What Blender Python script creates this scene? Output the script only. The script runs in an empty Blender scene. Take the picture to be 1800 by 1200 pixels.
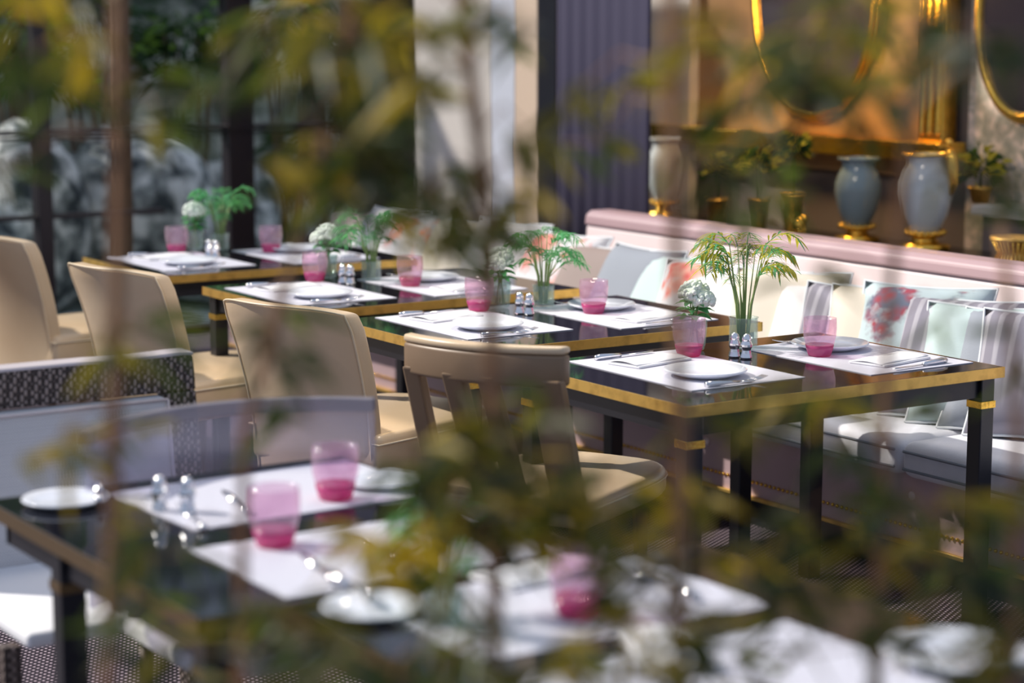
import bpy, bmesh, math, random
from mathutils import Vector, Matrix
random.seed(7)
S = bpy.context.scene
C = S.collection
PI = math.pi

# ------------------------------------------------------------------ camera
EYE = 1.69
FOC = 3700.0                                   # focal length in pixels of an 1800 px wide frame
PITCH = math.atan(566 / 3700.0)
AZ = math.radians(33.1)
HX, HY = -math.cos(AZ), math.sin(AZ)
cam_d = bpy.data.cameras.new('camera')
cam = bpy.data.objects.new('camera', cam_d)
C.objects.link(cam)
S.camera = cam
cam_d.sensor_width = 36.0
cam_d.lens = FOC / 1800 * 36
cam_d.clip_start = 0.05
cam_d.clip_end = 200
cam.location = (0, 0, EYE)
fwd = Vector((HX * math.cos(PITCH), HY * math.cos(PITCH), -math.sin(PITCH)))
cam.rotation_euler = fwd.to_track_quat('-Z', 'Y').to_euler()
cam_d.dof.use_dof = True
cam_d.dof.focus_distance = 6.0
cam_d.dof.aperture_fstop = 1.75

# ------------------------------------------------------------------ light
w = bpy.data.worlds.new('sky')
S.world = w
w.use_nodes = True
wn = w.node_tree
bg = wn.nodes['Background']
bg.inputs[0].default_value = (0.62, 0.74, 1.0, 1)
bg.inputs[1].default_value = 0.5
sun_d = bpy.data.lights.new('sun', 'SUN')
sun = bpy.data.objects.new('sun', sun_d)
C.objects.link(sun)
sun_d.energy = 4.3
sun_d.color = (1.0, 0.93, 0.84)
sun_d.angle = math.radians(1.5)
sun.rotation_euler = Vector((0.60, 0.52, -0.66)).to_track_quat('-Z', 'Y').to_euler()


def lamp(name, loc, power, col, size, target=None, kind='AREA'):
    d = bpy.data.lights.new(name, kind)
    o = bpy.data.objects.new(name, d)
    C.objects.link(o)
    o.location = loc
    d.energy = power
    d.color = col
    if kind == 'AREA':
        d.shape = 'DISK'
        d.size = size
    else:
        d.shadow_soft_size = size
    if target:
        o.rotation_euler = (Vector(target) - Vector(loc)).to_track_quat('-Z', 'Y').to_euler()
    return o


lamp('unseen_warm_lamp', (-7.3, 5.9, 1.9), 13, (1.0, 0.62, 0.22), 0.25, (-7.2, 6.6, 0.9))  # unseen warm lamp, put in to light the ochre wall and ledge
lamp('unseen_overhead_lamp', (-5.4, 3.6, 2.75), 26, (1.0, 0.86, 0.7), 0.7, (-5.4, 3.6, 0))  # unseen overhead lamp, put in for warm light on the tables

S.view_settings.view_transform = 'Standard'
S.view_settings.look = 'None'
S.view_settings.gamma = 1
S.view_settings.use_curve_mapping = False
S.view_settings.exposure = 0.12
S.cycles.use_denoising = True

# ------------------------------------------------------------------ measuring helpers
RX, RY = HY, -HX


def ray(px, py):
    a = (px - 900) / FOC
    b = -(py - 600) / FOC
    fh = math.cos(PITCH) + b * math.sin(PITCH)
    fz = -math.sin(PITCH) + b * math.cos(PITCH)
    return Vector((HX * fh + RX * a, HY * fh + RY * a, fz))


def on_z(px, py, z):
    r = ray(px, py)
    return Vector((0, 0, EYE)) + r * ((z - EYE) / r.z)


def on_dist(px, py, d):
    return Vector((0, 0, EYE)) + ray(px, py) * d


def on_x(px, py, X):
    r = ray(px, py)
    return Vector((0, 0, EYE)) + r * (X / r.x)


def on_y(px, py, Y):
    r = ray(px, py)
    return Vector((0, 0, EYE)) + r * (Y / r.y)


# ------------------------------------------------------------------ materials
def nodes(name):
    m = bpy.data.materials.new(name)
    m.use_nodes = True
    nt = m.node_tree
    return m, nt, nt.nodes['Principled BSDF']


def mat(name, col, rough=0.5, metal=0.0, spec=0.5, noise=None, bump=None, **kw):
    """noise = (scale, second colour, low, high); bump = (scale, strength, distance)"""
    m, nt, p = nodes(name)
    p.inputs['Base Color'].default_value = (*col, 1)
    p.inputs['Roughness'].default_value = rough
    p.inputs['Metallic'].default_value = metal
    p.inputs['Specular IOR Level'].default_value = spec
    for k, v in kw.items():
        p.inputs[k.replace('_', ' ')].default_value = v
    tc = nt.nodes.new('ShaderNodeTexCoord')
    if noise:
        n = nt.nodes.new('ShaderNodeTexNoise')
        n.inputs['Scale'].default_value = noise[0]
        n.inputs['Detail'].default_value = 6
        r = nt.nodes.new('ShaderNodeValToRGB')
        r.color_ramp.elements[0].position = noise[2]
        r.color_ramp.elements[0].color = (*col, 1)
        r.color_ramp.elements[1].position = noise[3]
        r.color_ramp.elements[1].color = (*noise[1], 1)
        nt.links.new(tc.outputs['Object'], n.inputs['Vector'])
        nt.links.new(n.outputs['Fac'], r.inputs['Fac'])
        nt.links.new(r.outputs['Color'], p.inputs['Base Color'])
    if bump:
        n = nt.nodes.new('ShaderNodeTexNoise')
        n.inputs['Scale'].default_value = bump[0]
        n.inputs['Detail'].default_value = 5
        b = nt.nodes.new('ShaderNodeBump')
        b.inputs['Strength'].default_value = bump[1]
        b.inputs['Distance'].default_value = bump[2]
        nt.links.new(tc.outputs['Object'], n.inputs['Vector'])
        nt.links.new(n.outputs['Fac'], b.inputs['Height'])
        nt.links.new(b.outputs['Normal'], p.inputs['Normal'])
    return m


def mnode(nt, op, a, b=None):
    n = nt.nodes.new('ShaderNodeMath')
    n.operation = op
    for i, v in enumerate((a, b)):
        if v is None:
            continue
        if isinstance(v, (int, float)):
            n.inputs[i].default_value = v
        else:
            nt.links.new(v, n.inputs[i])
    return n.outputs[0]


def weave(name, c1, c2, sx, sy, lo, hi, rough=0.8, rot=0.0, bump=0.3, coord='Object', spec=0.3):
    """two crossed sine waves: woven cloth, carpet, embossed hide"""
    m, nt, p = nodes(name)
    tc = nt.nodes.new('ShaderNodeTexCoord')
    mp = nt.nodes.new('ShaderNodeMapping')
    mp.inputs['Rotation'].default_value[2] = rot
    nt.links.new(tc.outputs[coord], mp.inputs['Vector'])
    sp = nt.nodes.new('ShaderNodeSeparateXYZ')
    nt.links.new(mp.outputs[0], sp.inputs[0])
    a = mnode(nt, 'SINE', mnode(nt, 'MULTIPLY', sp.outputs[0], sx))
    b = mnode(nt, 'SINE', mnode(nt, 'MULTIPLY', sp.outputs[1], sy))
    z = mnode(nt, 'SINE', mnode(nt, 'MULTIPLY', sp.outputs[2], sy))
    v = mnode(nt, 'MULTIPLY', a, mnode(nt, 'ADD', b, z))
    r = nt.nodes.new('ShaderNodeValToRGB')
    r.color_ramp.elements[0].position = lo
    r.color_ramp.elements[0].color = (*c1, 1)
    r.color_ramp.elements[1].position = hi
    r.color_ramp.elements[1].color = (*c2, 1)
    nt.links.new(v, r.inputs['Fac'])
    nt.links.new(r.outputs['Color'], p.inputs['Base Color'])
    p.inputs['Roughness'].default_value = rough
    p.inputs['Specular IOR Level'].default_value = spec
    bp = nt.nodes.new('ShaderNodeBump')
    bp.inputs['Strength'].default_value = bump
    bp.inputs['Distance'].default_value = 0.002
    nt.links.new(v, bp.inputs['Height'])
    nt.links.new(bp.outputs['Normal'], p.inputs['Normal'])
    return m


def glass(name, col, rough=0.03, mix=0.5):
    """thin tinted glass: clear tinted see-through plus gloss"""
    m, nt, p = nodes(name)
    nt.nodes.remove(p)
    out = nt.nodes['Material Output']
    t = nt.nodes.new('ShaderNodeBsdfTransparent')
    t.inputs[0].default_value = (*col, 1)
    g = nt.nodes.new('ShaderNodeBsdfGlossy')
    g.inputs['Roughness'].default_value = rough
    g.inputs[0].default_value = (1, 1, 1, 1)
    d = nt.nodes.new('ShaderNodeBsdfDiffuse')
    d.inputs[0].default_value = (*col, 1)
    lw = nt.nodes.new('ShaderNodeLayerWeight')
    lw.inputs['Blend'].default_value = 0.35
    pw = mnode(nt, 'POWER', lw.outputs['Facing'], 2.0)
    fac = mnode(nt, 'ADD', mnode(nt, 'MULTIPLY', pw, 0.30), 0.035)
    m1 = nt.nodes.new('ShaderNodeMixShader')
    m1.inputs[0].default_value = mix
    nt.links.new(t.outputs[0], m1.inputs[1])
    nt.links.new(d.outputs[0], m1.inputs[2])
    m2 = nt.nodes.new('ShaderNodeMixShader')
    nt.links.new(fac, m2.inputs[0])
    nt.links.new(m1.outputs[0], m2.inputs[1])
    nt.links.new(g.outputs[0], m2.inputs[2])
    nt.links.new(m2.outputs[0], out.inputs['Surface'])
    return m


def leafmat(name, c, ct, rough=0.45):
    m, nt, p = nodes(name)
    out = nt.nodes['Material Output']
    p.inputs['Roughness'].default_value = rough
    tc = nt.nodes.new('ShaderNodeTexCoord')
    n = nt.nodes.new('ShaderNodeTexNoise')
    n.inputs['Scale'].default_value = 14
    nt.links.new(tc.outputs['Object'], n.inputs['Vector'])
    r = nt.nodes.new('ShaderNodeValToRGB')
    r.color_ramp.elements[0].position = 0.35
    r.color_ramp.elements[0].color = (*[x * 0.6 for x in c], 1)
    r.color_ramp.elements[1].position = 0.65
    r.color_ramp.elements[1].color = (*c, 1)
    nt.links.new(n.outputs['Fac'], r.inputs['Fac'])
    nt.links.new(r.outputs['Color'], p.inputs['Base Color'])
    t = nt.nodes.new('ShaderNodeBsdfTranslucent')
    t.inputs[0].default_value = (*ct, 1)
    mx = nt.nodes.new('ShaderNodeMixShader')
    mx.inputs[0].default_value = 0.5
    nt.links.new(p.outputs[0], mx.inputs[1])
    nt.links.new(t.outputs[0], mx.inputs[2])
    nt.links.new(mx.outputs[0], out.inputs['Surface'])
    return m


def blossom_cloth(name, base, c1, c2):
    """printed cushion cloth: blotches of flowers inside a pale field"""
    m, nt, p = nodes(name)
    tc = nt.nodes.new('ShaderNodeTexCoord')
    v = nt.nodes.new('ShaderNodeTexVoronoi')
    v.inputs['Scale'].default_value = 26
    nt.links.new(tc.outputs['Object'], v.inputs['Vector'])
    r = nt.nodes.new('ShaderNodeValToRGB')
    r.color_ramp.elements[0].position = 0.1
    r.color_ramp.elements[0].color = (*c1, 1)
    r.color_ramp.elements[1].position = 0.75
    r.color_ramp.elements[1].color = (*c2, 1)
    nt.links.new(v.outputs['Distance'], r.inputs['Fac'])
    n = nt.nodes.new('ShaderNodeTexNoise')
    n.inputs['Scale'].default_value = 6.5
    n.inputs['Detail'].default_value = 4
    nt.links.new(tc.outputs['Object'], n.inputs['Vector'])
    k = nt.nodes.new('ShaderNodeValToRGB')
    k.color_ramp.elements[0].position = 0.47
    k.color_ramp.elements[1].position = 0.54
    nt.links.new(n.outputs['Fac'], k.inputs['Fac'])
    mx = nt.nodes.new('ShaderNodeMix')
    mx.data_type = 'RGBA'
    mx.inputs[6].default_value = (*base, 1)
    nt.links.new(k.outputs['Color'], mx.inputs[0])
    nt.links.new(r.outputs['Color'], mx.inputs[7])
    nt.links.new(mx.outputs[2], p.inputs['Base Color'])
    p.inputs['Roughness'].default_value = 0.85
    return m


def stone_mat(name, c1, c2, c3, scale, rough=0.8):
    m, nt, p = nodes(name)
    tc = nt.nodes.new('ShaderNodeTexCoord')
    n = nt.nodes.new('ShaderNodeTexNoise')
    n.inputs['Scale'].default_value = scale
    n.inputs['Detail'].default_value = 9
    n.inputs['Distortion'].default_value = 0.3
    nt.links.new(tc.outputs['Object'], n.inputs['Vector'])
    r = nt.nodes.new('ShaderNodeValToRGB')
    r.color_ramp.elements[0].position = 0.38
    r.color_ramp.elements[0].color = (*c1, 1)
    r.color_ramp.elements[1].position = 0.62
    r.color_ramp.elements[1].color = (*c3, 1)
    e = r.color_ramp.elements.new(0.5)
    e.color = (*c2, 1)
    nt.links.new(n.outputs['Fac'], r.inputs['Fac'])
    nt.links.new(r.outputs['Color'], p.inputs['Base Color'])
    p.inputs['Roughness'].default_value = rough
    return m


M = {}
M['leather'] = mat('cream_leather', (0.66, 0.49, 0.31), 0.30, noise=(3, (0.74, 0.58, 0.39), 0.35, 0.7), bump=(180, 0.12, 0.002))
M['leather_seam'] = mat('leather_piping', (0.80, 0.66, 0.46), 0.4)
M['brown_wood'] = mat('brown_wood', (0.10, 0.055, 0.03), 0.35, noise=(9, (0.15, 0.085, 0.045), 0.3, 0.7))
M['black'] = mat('black_lacquer', (0.006, 0.006, 0.010), 0.06, spec=0.6)
M['black_matt'] = mat('black_paint', (0.008, 0.008, 0.013), 0.35)
M['brass'] = mat('brass', (0.85, 0.54, 0.14), 0.38, metal=0.8, noise=(22, (0.55, 0.32, 0.08), 0.45, 0.75))
M['bronze'] = mat('dark_bronze', (0.20, 0.13, 0.06), 0.35, metal=0.8)
M['gold'] = mat('gilding', (0.95, 0.58, 0.10), 0.24, metal=1.0, bump=(60, 0.5, 0.004))
M['mat'] = weave('placemat_weave', (0.62, 0.62, 0.70), (0.76, 0.76, 0.83), 1400, 1400, 0.2, 0.8, 0.6, bump=0.1)
M['napkin'] = mat('linen', (0.86, 0.86, 0.88), 0.8, bump=(400, 0.2, 0.001))
M['china'] = mat('white_china', (0.80, 0.83, 0.90), 0.12)
M['silver'] = mat('silver', (0.86, 0.86, 0.88), 0.16, metal=1.0)
M['pink_glass'] = glass('pink_glass', (0.96, 0.84, 0.91), 0.02, 0.09)
M['pink_base'] = glass('pink_glass_base', (0.78, 0.14, 0.38), 0.05, 0.4)
M['clear_glass'] = glass('clear_glass', (0.86, 0.93, 0.92), 0.03, 0.12)
M['ghost_back'] = glass('reflected_chair_back', (0.86, 0.84, 0.92), 0.15, 0.15)  # faintness of a reflection, made as a see-through tint
M['ghost_rim'] = glass('reflected_chair_rim', (0.50, 0.47, 0.52), 0.15, 0.4)
M['fabric'] = weave('grey_upholstery', (0.58, 0.57, 0.58), (0.80, 0.80, 0.80), 900, 900, 0.1, 0.8, 0.9, bump=0.4)
M['seat_fabric'] = mat('pale_banquette_cloth', (0.64, 0.65, 0.70), 0.85, noise=(7, (0.78, 0.79, 0.84), 0.3, 0.7), bump=(240, 0.3, 0.002))
M['mauve'] = mat('mauve_leather', (0.50, 0.36, 0.38), 0.34, bump=(30, 0.2, 0.004))
M['pink_leather'] = mat('pale_pink_leather', (0.84, 0.72, 0.72), 0.35, bump=(30, 0.12, 0.004))
M['pink_shaded'] = mat('shaded_pink_leather', (0.42, 0.29, 0.31), 0.4)  # pink leather with the top face's shade put into the colour
M['shaded_tan_leather'] = mat('shaded_tan_leather', (0.20, 0.13, 0.075), 0.38, noise=(4, (0.26, 0.17, 0.10), 0.3, 0.7))  # tan leather with the chair back's shade put into the colour
M['hide'] = weave('embossed_hide', (0.045, 0.032, 0.028), (0.34, 0.27, 0.24), 420, 300, 0.0, 0.5, 0.4, rot=0.5, bump=0.8)
M['hide_edge'] = mat('pale_rail_edge', (0.60, 0.54, 0.55), 0.4)
M['carpet'] = weave('woven_carpet', (0.018, 0.011, 0.022), (0.50, 0.40, 0.46), 230, 300, 0.22, 0.85, 0.6, rot=0.42, bump=1.0)
M['urn'] = mat('urn_glaze', (0.52, 0.58, 0.62), 0.10, noise=(5, (0.60, 0.64, 0.66), 0.4, 0.7))
M['urn_dim'] = mat('blue_grey_glaze', (0.20, 0.27, 0.30), 0.15)
M['ochre'] = mat('ochre_panel', (0.36, 0.21, 0.09), 0.5, noise=(2.2, (0.20, 0.12, 0.06), 0.35, 0.7))
M['darkwood'] = mat('dark_console', (0.022, 0.016, 0.014), 0.22)
M['mirror'] = mat('mirror_glass', (0.25, 0.22, 0.27), 0.08, metal=0.9)
M['wallpaper'] = stone_mat('floral_wallpaper', (0.30, 0.31, 0.27), (0.42, 0.40, 0.35), (0.75, 0.64, 0.58), 16)
M['cream_panel'] = mat('cream_panel', (0.56, 0.52, 0.48), 0.6)
M['pale_panel'] = mat('pale_blue_panel', (0.52, 0.55, 0.62), 0.5)
M['beige_panel'] = mat('beige_panel', (0.58, 0.45, 0.34), 0.6)
M['curtain'] = mat('slate_curtain', (0.060, 0.056, 0.090), 0.9, spec=0.1, bump=(80, 0.3, 0.002))
M['plaster'] = mat('dim_plaster', (0.16, 0.13, 0.12), 0.8)
M['frame'] = mat('dark_window_frame', (0.018, 0.012, 0.016), 0.4)
M['palm'] = leafmat('palm_leaf', (0.14, 0.50, 0.22), (0.20, 0.60, 0.20), 0.3)
M['palm_yellow'] = leafmat('yellow_palm_leaf', (0.50, 0.48, 0.05), (0.6, 0.55, 0.05))
M['stem'] = mat('green_stem', (0.24, 0.34, 0.12), 0.5)
M['flower'] = mat('white_petals', (0.80, 0.88, 0.78), 0.7, bump=(120, 0.6, 0.004))
M['leaf_g'] = leafmat('bamboo_leaf_green', (0.045, 0.085, 0.02), (0.12, 0.17, 0.015))
M['leaf_y'] = leafmat('bamboo_leaf_yellow', (0.46, 0.33, 0.03), (0.60, 0.42, 0.02))
M['leaf_backlit'] = leafmat('bamboo_leaf_backlit', (0.018, 0.035, 0.014), (0.035, 0.055, 0.008))  # backlit darkness of the leaves put into a deep green
M['leaf_o'] = leafmat('bamboo_leaf_olive', (0.13, 0.13, 0.03), (0.26, 0.22, 0.02))
M['culm'] = mat('bamboo_cane', (0.20, 0.085, 0.035), 0.5, noise=(8, (0.30, 0.15, 0.06), 0.3, 0.7))
M['shrub'] = leafmat('garden_leaf', (0.04, 0.10, 0.035), (0.07, 0.14, 0.02), 0.2)
M['bark'] = mat('bark', (0.10, 0.055, 0.03), 0.9, noise=(12, (0.2, 0.12, 0.07), 0.3, 0.7), bump=(20, 1, 0.02))
M['rock'] = stone_mat('pale_rock', (0.05, 0.06, 0.065), (0.36, 0.38, 0.36), (0.98, 0.97, 0.92), 7)
M['garden_wall'] = stone_mat('weathered_garden_wall', (0.05, 0.065, 0.045), (0.27, 0.28, 0.22), (0.75, 0.70, 0.58), 3.0)
M['gravel'] = stone_mat('wet_gravel', (0.06, 0.10, 0.05), (0.35, 0.44, 0.38), (0.72, 0.78, 0.80), 7)
M['cl_white'] = mat('white_cushion_cloth', (0.74, 0.72, 0.72), 0.85, bump=(200, 0.3, 0.002))
M['cl_grey'] = weave('grey_striped_cloth', (0.24, 0.23, 0.28), (0.40, 0.39, 0.44), 130, 3, 0.2, 0.7, 0.9)
M['cl_mint'] = mat('mint_cushion_cloth', (0.50, 0.62, 0.62), 0.8, bump=(200, 0.3, 0.002))
M['cl_slate'] = mat('slate_cushion_cloth', (0.27, 0.30, 0.35), 0.8, bump=(200, 0.3, 0.002))
M['cl_brown'] = mat('taupe_cushion_cloth', (0.30, 0.24, 0.22), 0.8, bump=(200, 0.3, 0.002))
M['cl_cream'] = mat('cream_cushion_cloth', (0.70, 0.64, 0.54), 0.85)
M['cl_pinkflower'] = blossom_cloth('pink_blossom_cloth', (0.70, 0.70, 0.72), (0.75, 0.13, 0.12), (0.85, 0.42, 0.33))
M['cl_blueflower'] = blossom_cloth('blue_red_blossom_cloth', (0.45, 0.55, 0.58), (0.35, 0.05, 0.08), (0.12, 0.15, 0.22))
M['piping_white'] = mat('white_piping', (0.70, 0.74, 0.78), 0.5)


# ------------------------------------------------------------------ mesh helpers
def obj(name, bm, m, parent=None, smooth=True, bevel=0.0, seg=2, sub=0):
    me = bpy.data.meshes.new(name)
    bmesh.ops.recalc_face_normals(bm, faces=bm.faces[:])
    bm.to_mesh(me)
    bm.free()
    o = bpy.data.objects.new(name, me)
    C.objects.link(o)
    for x in (m if isinstance(m, (list, tuple)) else [m]):
        me.materials.append(x)
    if smooth:
        me.polygons.foreach_set('use_smooth', [True] * len(me.polygons))
    if bevel:
        b = o.modifiers.new('bevel', 'BEVEL')
        b.width = bevel
        b.segments = seg
        b.limit_method = 'ANGLE'
        b.harden_normals = False
    if sub:
        s = o.modifiers.new('sub', 'SUBSURF')
        s.levels = s.render_levels = sub
    if parent:
        o.parent = parent
    return o


def thing(name, label, cat, loc=(0, 0, 0), rz=0.0, group=None):
    o = bpy.data.objects.new(name, None)
    C.objects.link(o)
    o.location = loc
    o.rotation_euler = (0, 0, rz)
    return tag(o, label, cat, group)


def tag(o, label, cat, group=None):
    o['label'] = label
    o['category'] = cat
    if group:
        o['group'] = group
    return o


def struct(name, bm, m, **kw):
    o = obj(name, bm, m, **kw)
    o['kind'] = 'structure'
    return o


def dup(root, loc, rz, label, group=None):
    r = root.copy()
    C.objects.link(r)
    r.location = loc
    r.rotation_euler = (0, 0, rz)
    r['label'] = label
    if group:
        r['group'] = group
    for ch in list(root.children):
        c = ch.copy()
        C.objects.link(c)
        c.parent = r
        for g in list(ch.children):
            d = g.copy()
            C.objects.link(d)
            d.parent = c
    return r


def B():
    return bmesh.new()


def box(bm, x0, x1, y0, y1, z0, z1, mx=None):
    r = bmesh.ops.create_cube(bm, size=1)['verts']
    T = Matrix.Translation(((x0 + x1) / 2, (y0 + y1) / 2, (z0 + z1) / 2)) @ Matrix.Diagonal((x1 - x0, y1 - y0, z1 - z0, 1))
    bmesh.ops.transform(bm, matrix=(mx @ T) if mx else T, verts=r)
    return r


def lathe(bm, prof, n=32, cx=0, cy=0, cz=0):
    rings = []
    for r, z in prof:
        if r < 1e-6:
            rings.append([bm.verts.new((cx, cy, cz + z))])
        else:
            rings.append([bm.verts.new((cx + r * math.cos(2 * PI * i / n), cy + r * math.sin(2 * PI * i / n), cz + z)) for i in range(n)])
    for a, b in zip(rings, rings[1:]):
        for i in range(n):
            j = (i + 1) % n
            if len(a) == 1 and len(b) == 1:
                continue
            if len(a) == 1:
                bm.faces.new((a[0], b[i], b[j]))
            elif len(b) == 1:
                bm.faces.new((a[i], a[j], b[0]))
            else:
                bm.faces.new((a[i], a[j], b[j], b[i]))


def tube(bm, pts, rad, n=8, caps=True):
    pts = [Vector(p) for p in pts]
    if not isinstance(rad, (list, tuple)):
        rad = [rad] * len(pts)
    prev = None
    rings = []
    up = Vector((0, 0, 1))
    for i, p in enumerate(pts):
        t = (pts[min(i + 1, len(pts) - 1)] - pts[max(i - 1, 0)]).normalized()
        if prev is None:
            a = t.cross(up)
            if a.length < 1e-3:
                a = t.cross(Vector((1, 0, 0)))
            a.normalize()
        else:
            a = (prev - t * prev.dot(t)).normalized()
        prev = a
        b = t.cross(a)
        rings.append([bm.verts.new(p + (a * math.cos(2 * PI * k / n) + b * math.sin(2 * PI * k / n)) * rad[i]) for k in range(n)])
    for r1, r2 in zip(rings, rings[1:]):
        for k in range(n):
            bm.faces.new((r1[k], r1[(k + 1) % n], r2[(k + 1) % n], r2[k]))
    if caps:
        bm.faces.new(rings[0][::-1])
        bm.faces.new(rings[-1])


def prism(bm, outline, z0, z1):
    a = [bm.verts.new((x, y, z0)) for x, y in outline]
    b = [bm.verts.new((x, y, z1)) for x, y in outline]
    n = len(a)
    bm.faces.new(a[::-1])
    bm.faces.new(b)
    for i in range(n):
        bm.faces.new((a[i], a[(i + 1) % n], b[(i + 1) % n], b[i]))


def blob(bm, c, r, seg=16, amp=0.0, sc=(1, 1, 1)):
    vs = bmesh.ops.create_uvsphere(bm, u_segments=seg, v_segments=max(6, seg // 2), radius=1)['verts']
    for v in vs:
        k = 1 + random.uniform(-amp, amp)
        v.co = Vector((c[0] + v.co.x * r * k * sc[0], c[1] + v.co.y * r * k * sc[1], c[2] + v.co.z * r * k * sc[2]))


def leaf(bm, base, d, length, width, side, mi=0, droop=0.25):
    """one folded lance-shaped leaf"""
    d = d.normalized()
    s = side - d * side.dot(d)
    if s.length < 1e-3:
        s = Vector((1, 0, 0)) - d * d.x
    s.normalize()
    nrm = d.cross(s)
    mid, l, r = [], [], []
    for t, wd in ((0, 0.08), (0.18, 0.75), (0.42, 1.0), (0.72, 0.62), (1.0, 0.0)):
        c = base + d * (length * t) + Vector((0, 0, -1)) * (droop * length * t * t)
        mid.append(bm.verts.new(c))
        if wd > 0:
            l.append(bm.verts.new(c + s * width * wd * 0.5 + nrm * width * wd * 0.14))
            r.append(bm.verts.new(c - s * width * wd * 0.5 + nrm * width * wd * 0.14))
    for i in range(3):
        for f in ((mid[i], mid[i + 1], l[i + 1], l[i]), (mid[i + 1], mid[i], r[i], r[i + 1])):
            bm.faces.new(f).material_index = mi
    bm.faces.new((mid[3], mid[4], l[3])).material_index = mi
    bm.faces.new((mid[4], mid[3], r[3])).material_index = mi


# ------------------------------------------------------------------ floor and walls
b = B()
box(b, -10.5, 0.5, -1.5, 7.0, -0.05, 0)
struct('floor', b, M['carpet'], smooth=False)
b = B()
box(b, -18, -10.55, -2, 13, -0.12, -0.04)
struct('garden_ground', b, M['gravel'], smooth=False)
b = B()
box(b, -15.2, -15.0, -2, 13, -0.12, 4.2)
struct('garden_wall', b, M['garden_wall'], smooth=False)

# glazed end wall: frames at their true places, panes between
wl = B()
FRX = -10.5


def yz(px, py):
    p = on_x(px, py, FRX)
    return p.y, p.z


verts_px = [(-60, -45), (58, 84), (395, 440), (632, 648)]
for a, c in verts_px:
    y0 = yz(a, 240)[0]
    y1 = yz(c, 240)[0]
    box(wl, FRX - 0.05, FRX + 0.05, y0, y1, 0, 3.0)
for z, t in ((1.80, 0.03), (1.10, 0.022), (1.075, 0.01), (0.0, 0.04), (2.96, 0.04)):
    box(wl, FRX - 0.06, FRX + 0.06, 2.4, 7.0, z, z + t)
box(wl, FRX - 0.03, FRX + 0.03, 3.0, 4.6, 0.66, 0.685)
win = struct('window_1', wl, M['frame'], smooth=False, bevel=0.004)
pb = B()
box(pb, FRX - 0.004, FRX + 0.004, 2.4, 7.0, 0.04, 2.96)
pm, pnt, pp = nodes('clear_pane')
pnt.nodes.remove(pp)
pt = pnt.nodes.new('ShaderNodeBsdfTransparent')
pt.inputs[0].default_value = (0.97, 0.98, 0.98, 1)
pnt.links.new(pt.outputs[0], pnt.nodes['Material Output'].inputs['Surface'])
obj('window_pane', pb, pm, win, smooth=False)

# back wall, in panels
YB = 6.6
b = B()
box(b, -10.5, -3.0, YB, YB + 0.1, 0, 3.0)
struct('wall_back', b, M['plaster'], smooth=False)
b = B()
box(b, -8.45, -6.62, YB - 0.04, YB - 0.002, 1.0, 2.9)
struct('trim_1', b, M['ochre'], smooth=False, bevel=0.005)
b = B()
box(b, -6.50, -4.4, YB - 0.04, YB - 0.002, 0.6, 2.9)
struct('trim_2', b, M['wallpaper'], smooth=False, bevel=0.005)
# gilded dado ledge under the ochre panel
b = B()
box(b, -8.6, -6.5, 6.44, YB - 0.045, 1.085, 1.15)
box(b, -8.6, -6.5, 6.40, YB - 0.045, 1.15, 1.17)
struct('trim_3', b, M['gold'], smooth=False, bevel=0.004)
# gilded pilaster between ochre panel and wallpaper
b = B()
box(b, -6.71, -6.56, 6.47, YB - 0.045, 1.17, 2.9)
for k in range(3):
    tube(b, [(-6.685 + 0.05 * k, 6.47, 1.2), (-6.685 + 0.05 * k, 6.47, 2.9)], 0.012, 8)
struct('trim_4', b, M['gold'], smooth=False, bevel=0.004)

# panels and post behind the banquette
YP = 5.32


def px_panel(name, a, c, m, y=YP, z1=2.9, depth=0.05):
    x0 = on_y(a, 100, y).x
    x1 = on_y(c, 100, y).x
    bb = B()
    box(bb, x0, x1, y, y + depth, 0, z1)
    return struct(name, bb, m, smooth=False, bevel=0.003)


px_panel('trim_5', 728, 862, M['cream_panel'])
px_panel('trim_6', 863, 904, M['pale_panel'])
px_panel('trim_7', 905, 944, M['beige_panel'])
px_panel('column_1', 945, 976, M['black_matt'], depth=0.12)
px_panel('trim_8', 1140, 1212, M['cream_panel'], y=6.5, depth=0.06)
b = B()
box(b, on_y(598, 100, 5.5).x, on_y(727, 100, 5.5).x, 5.5, 5.6, 0, 2.9)
struct('wall_corner', b, M['darkwood'], smooth=False)

# slate curtain with folds
x0, x1 = on_y(979, 100, YP).x, on_y(1140, 100, YP).x
b = B()
n = 72
front, back = [], []
for i in range(n + 1):
    t = i / n
    x = x0 + (x1 - x0) * t
    y = YP + 0.003 * math.sin(t * 2 * PI * 7) + 0.002 * math.sin(t * 41)
    front.append((x, y))
    back.append((x, y + 0.012))
prism(b, front + back[::-1], 0.02, 2.85)
tag(obj('curtain', b, M['curtain']), 'slate grey pleated curtain hanging beside the black post', 'curtain')

# ------------------------------------------------------------------ garden beyond the window


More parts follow.
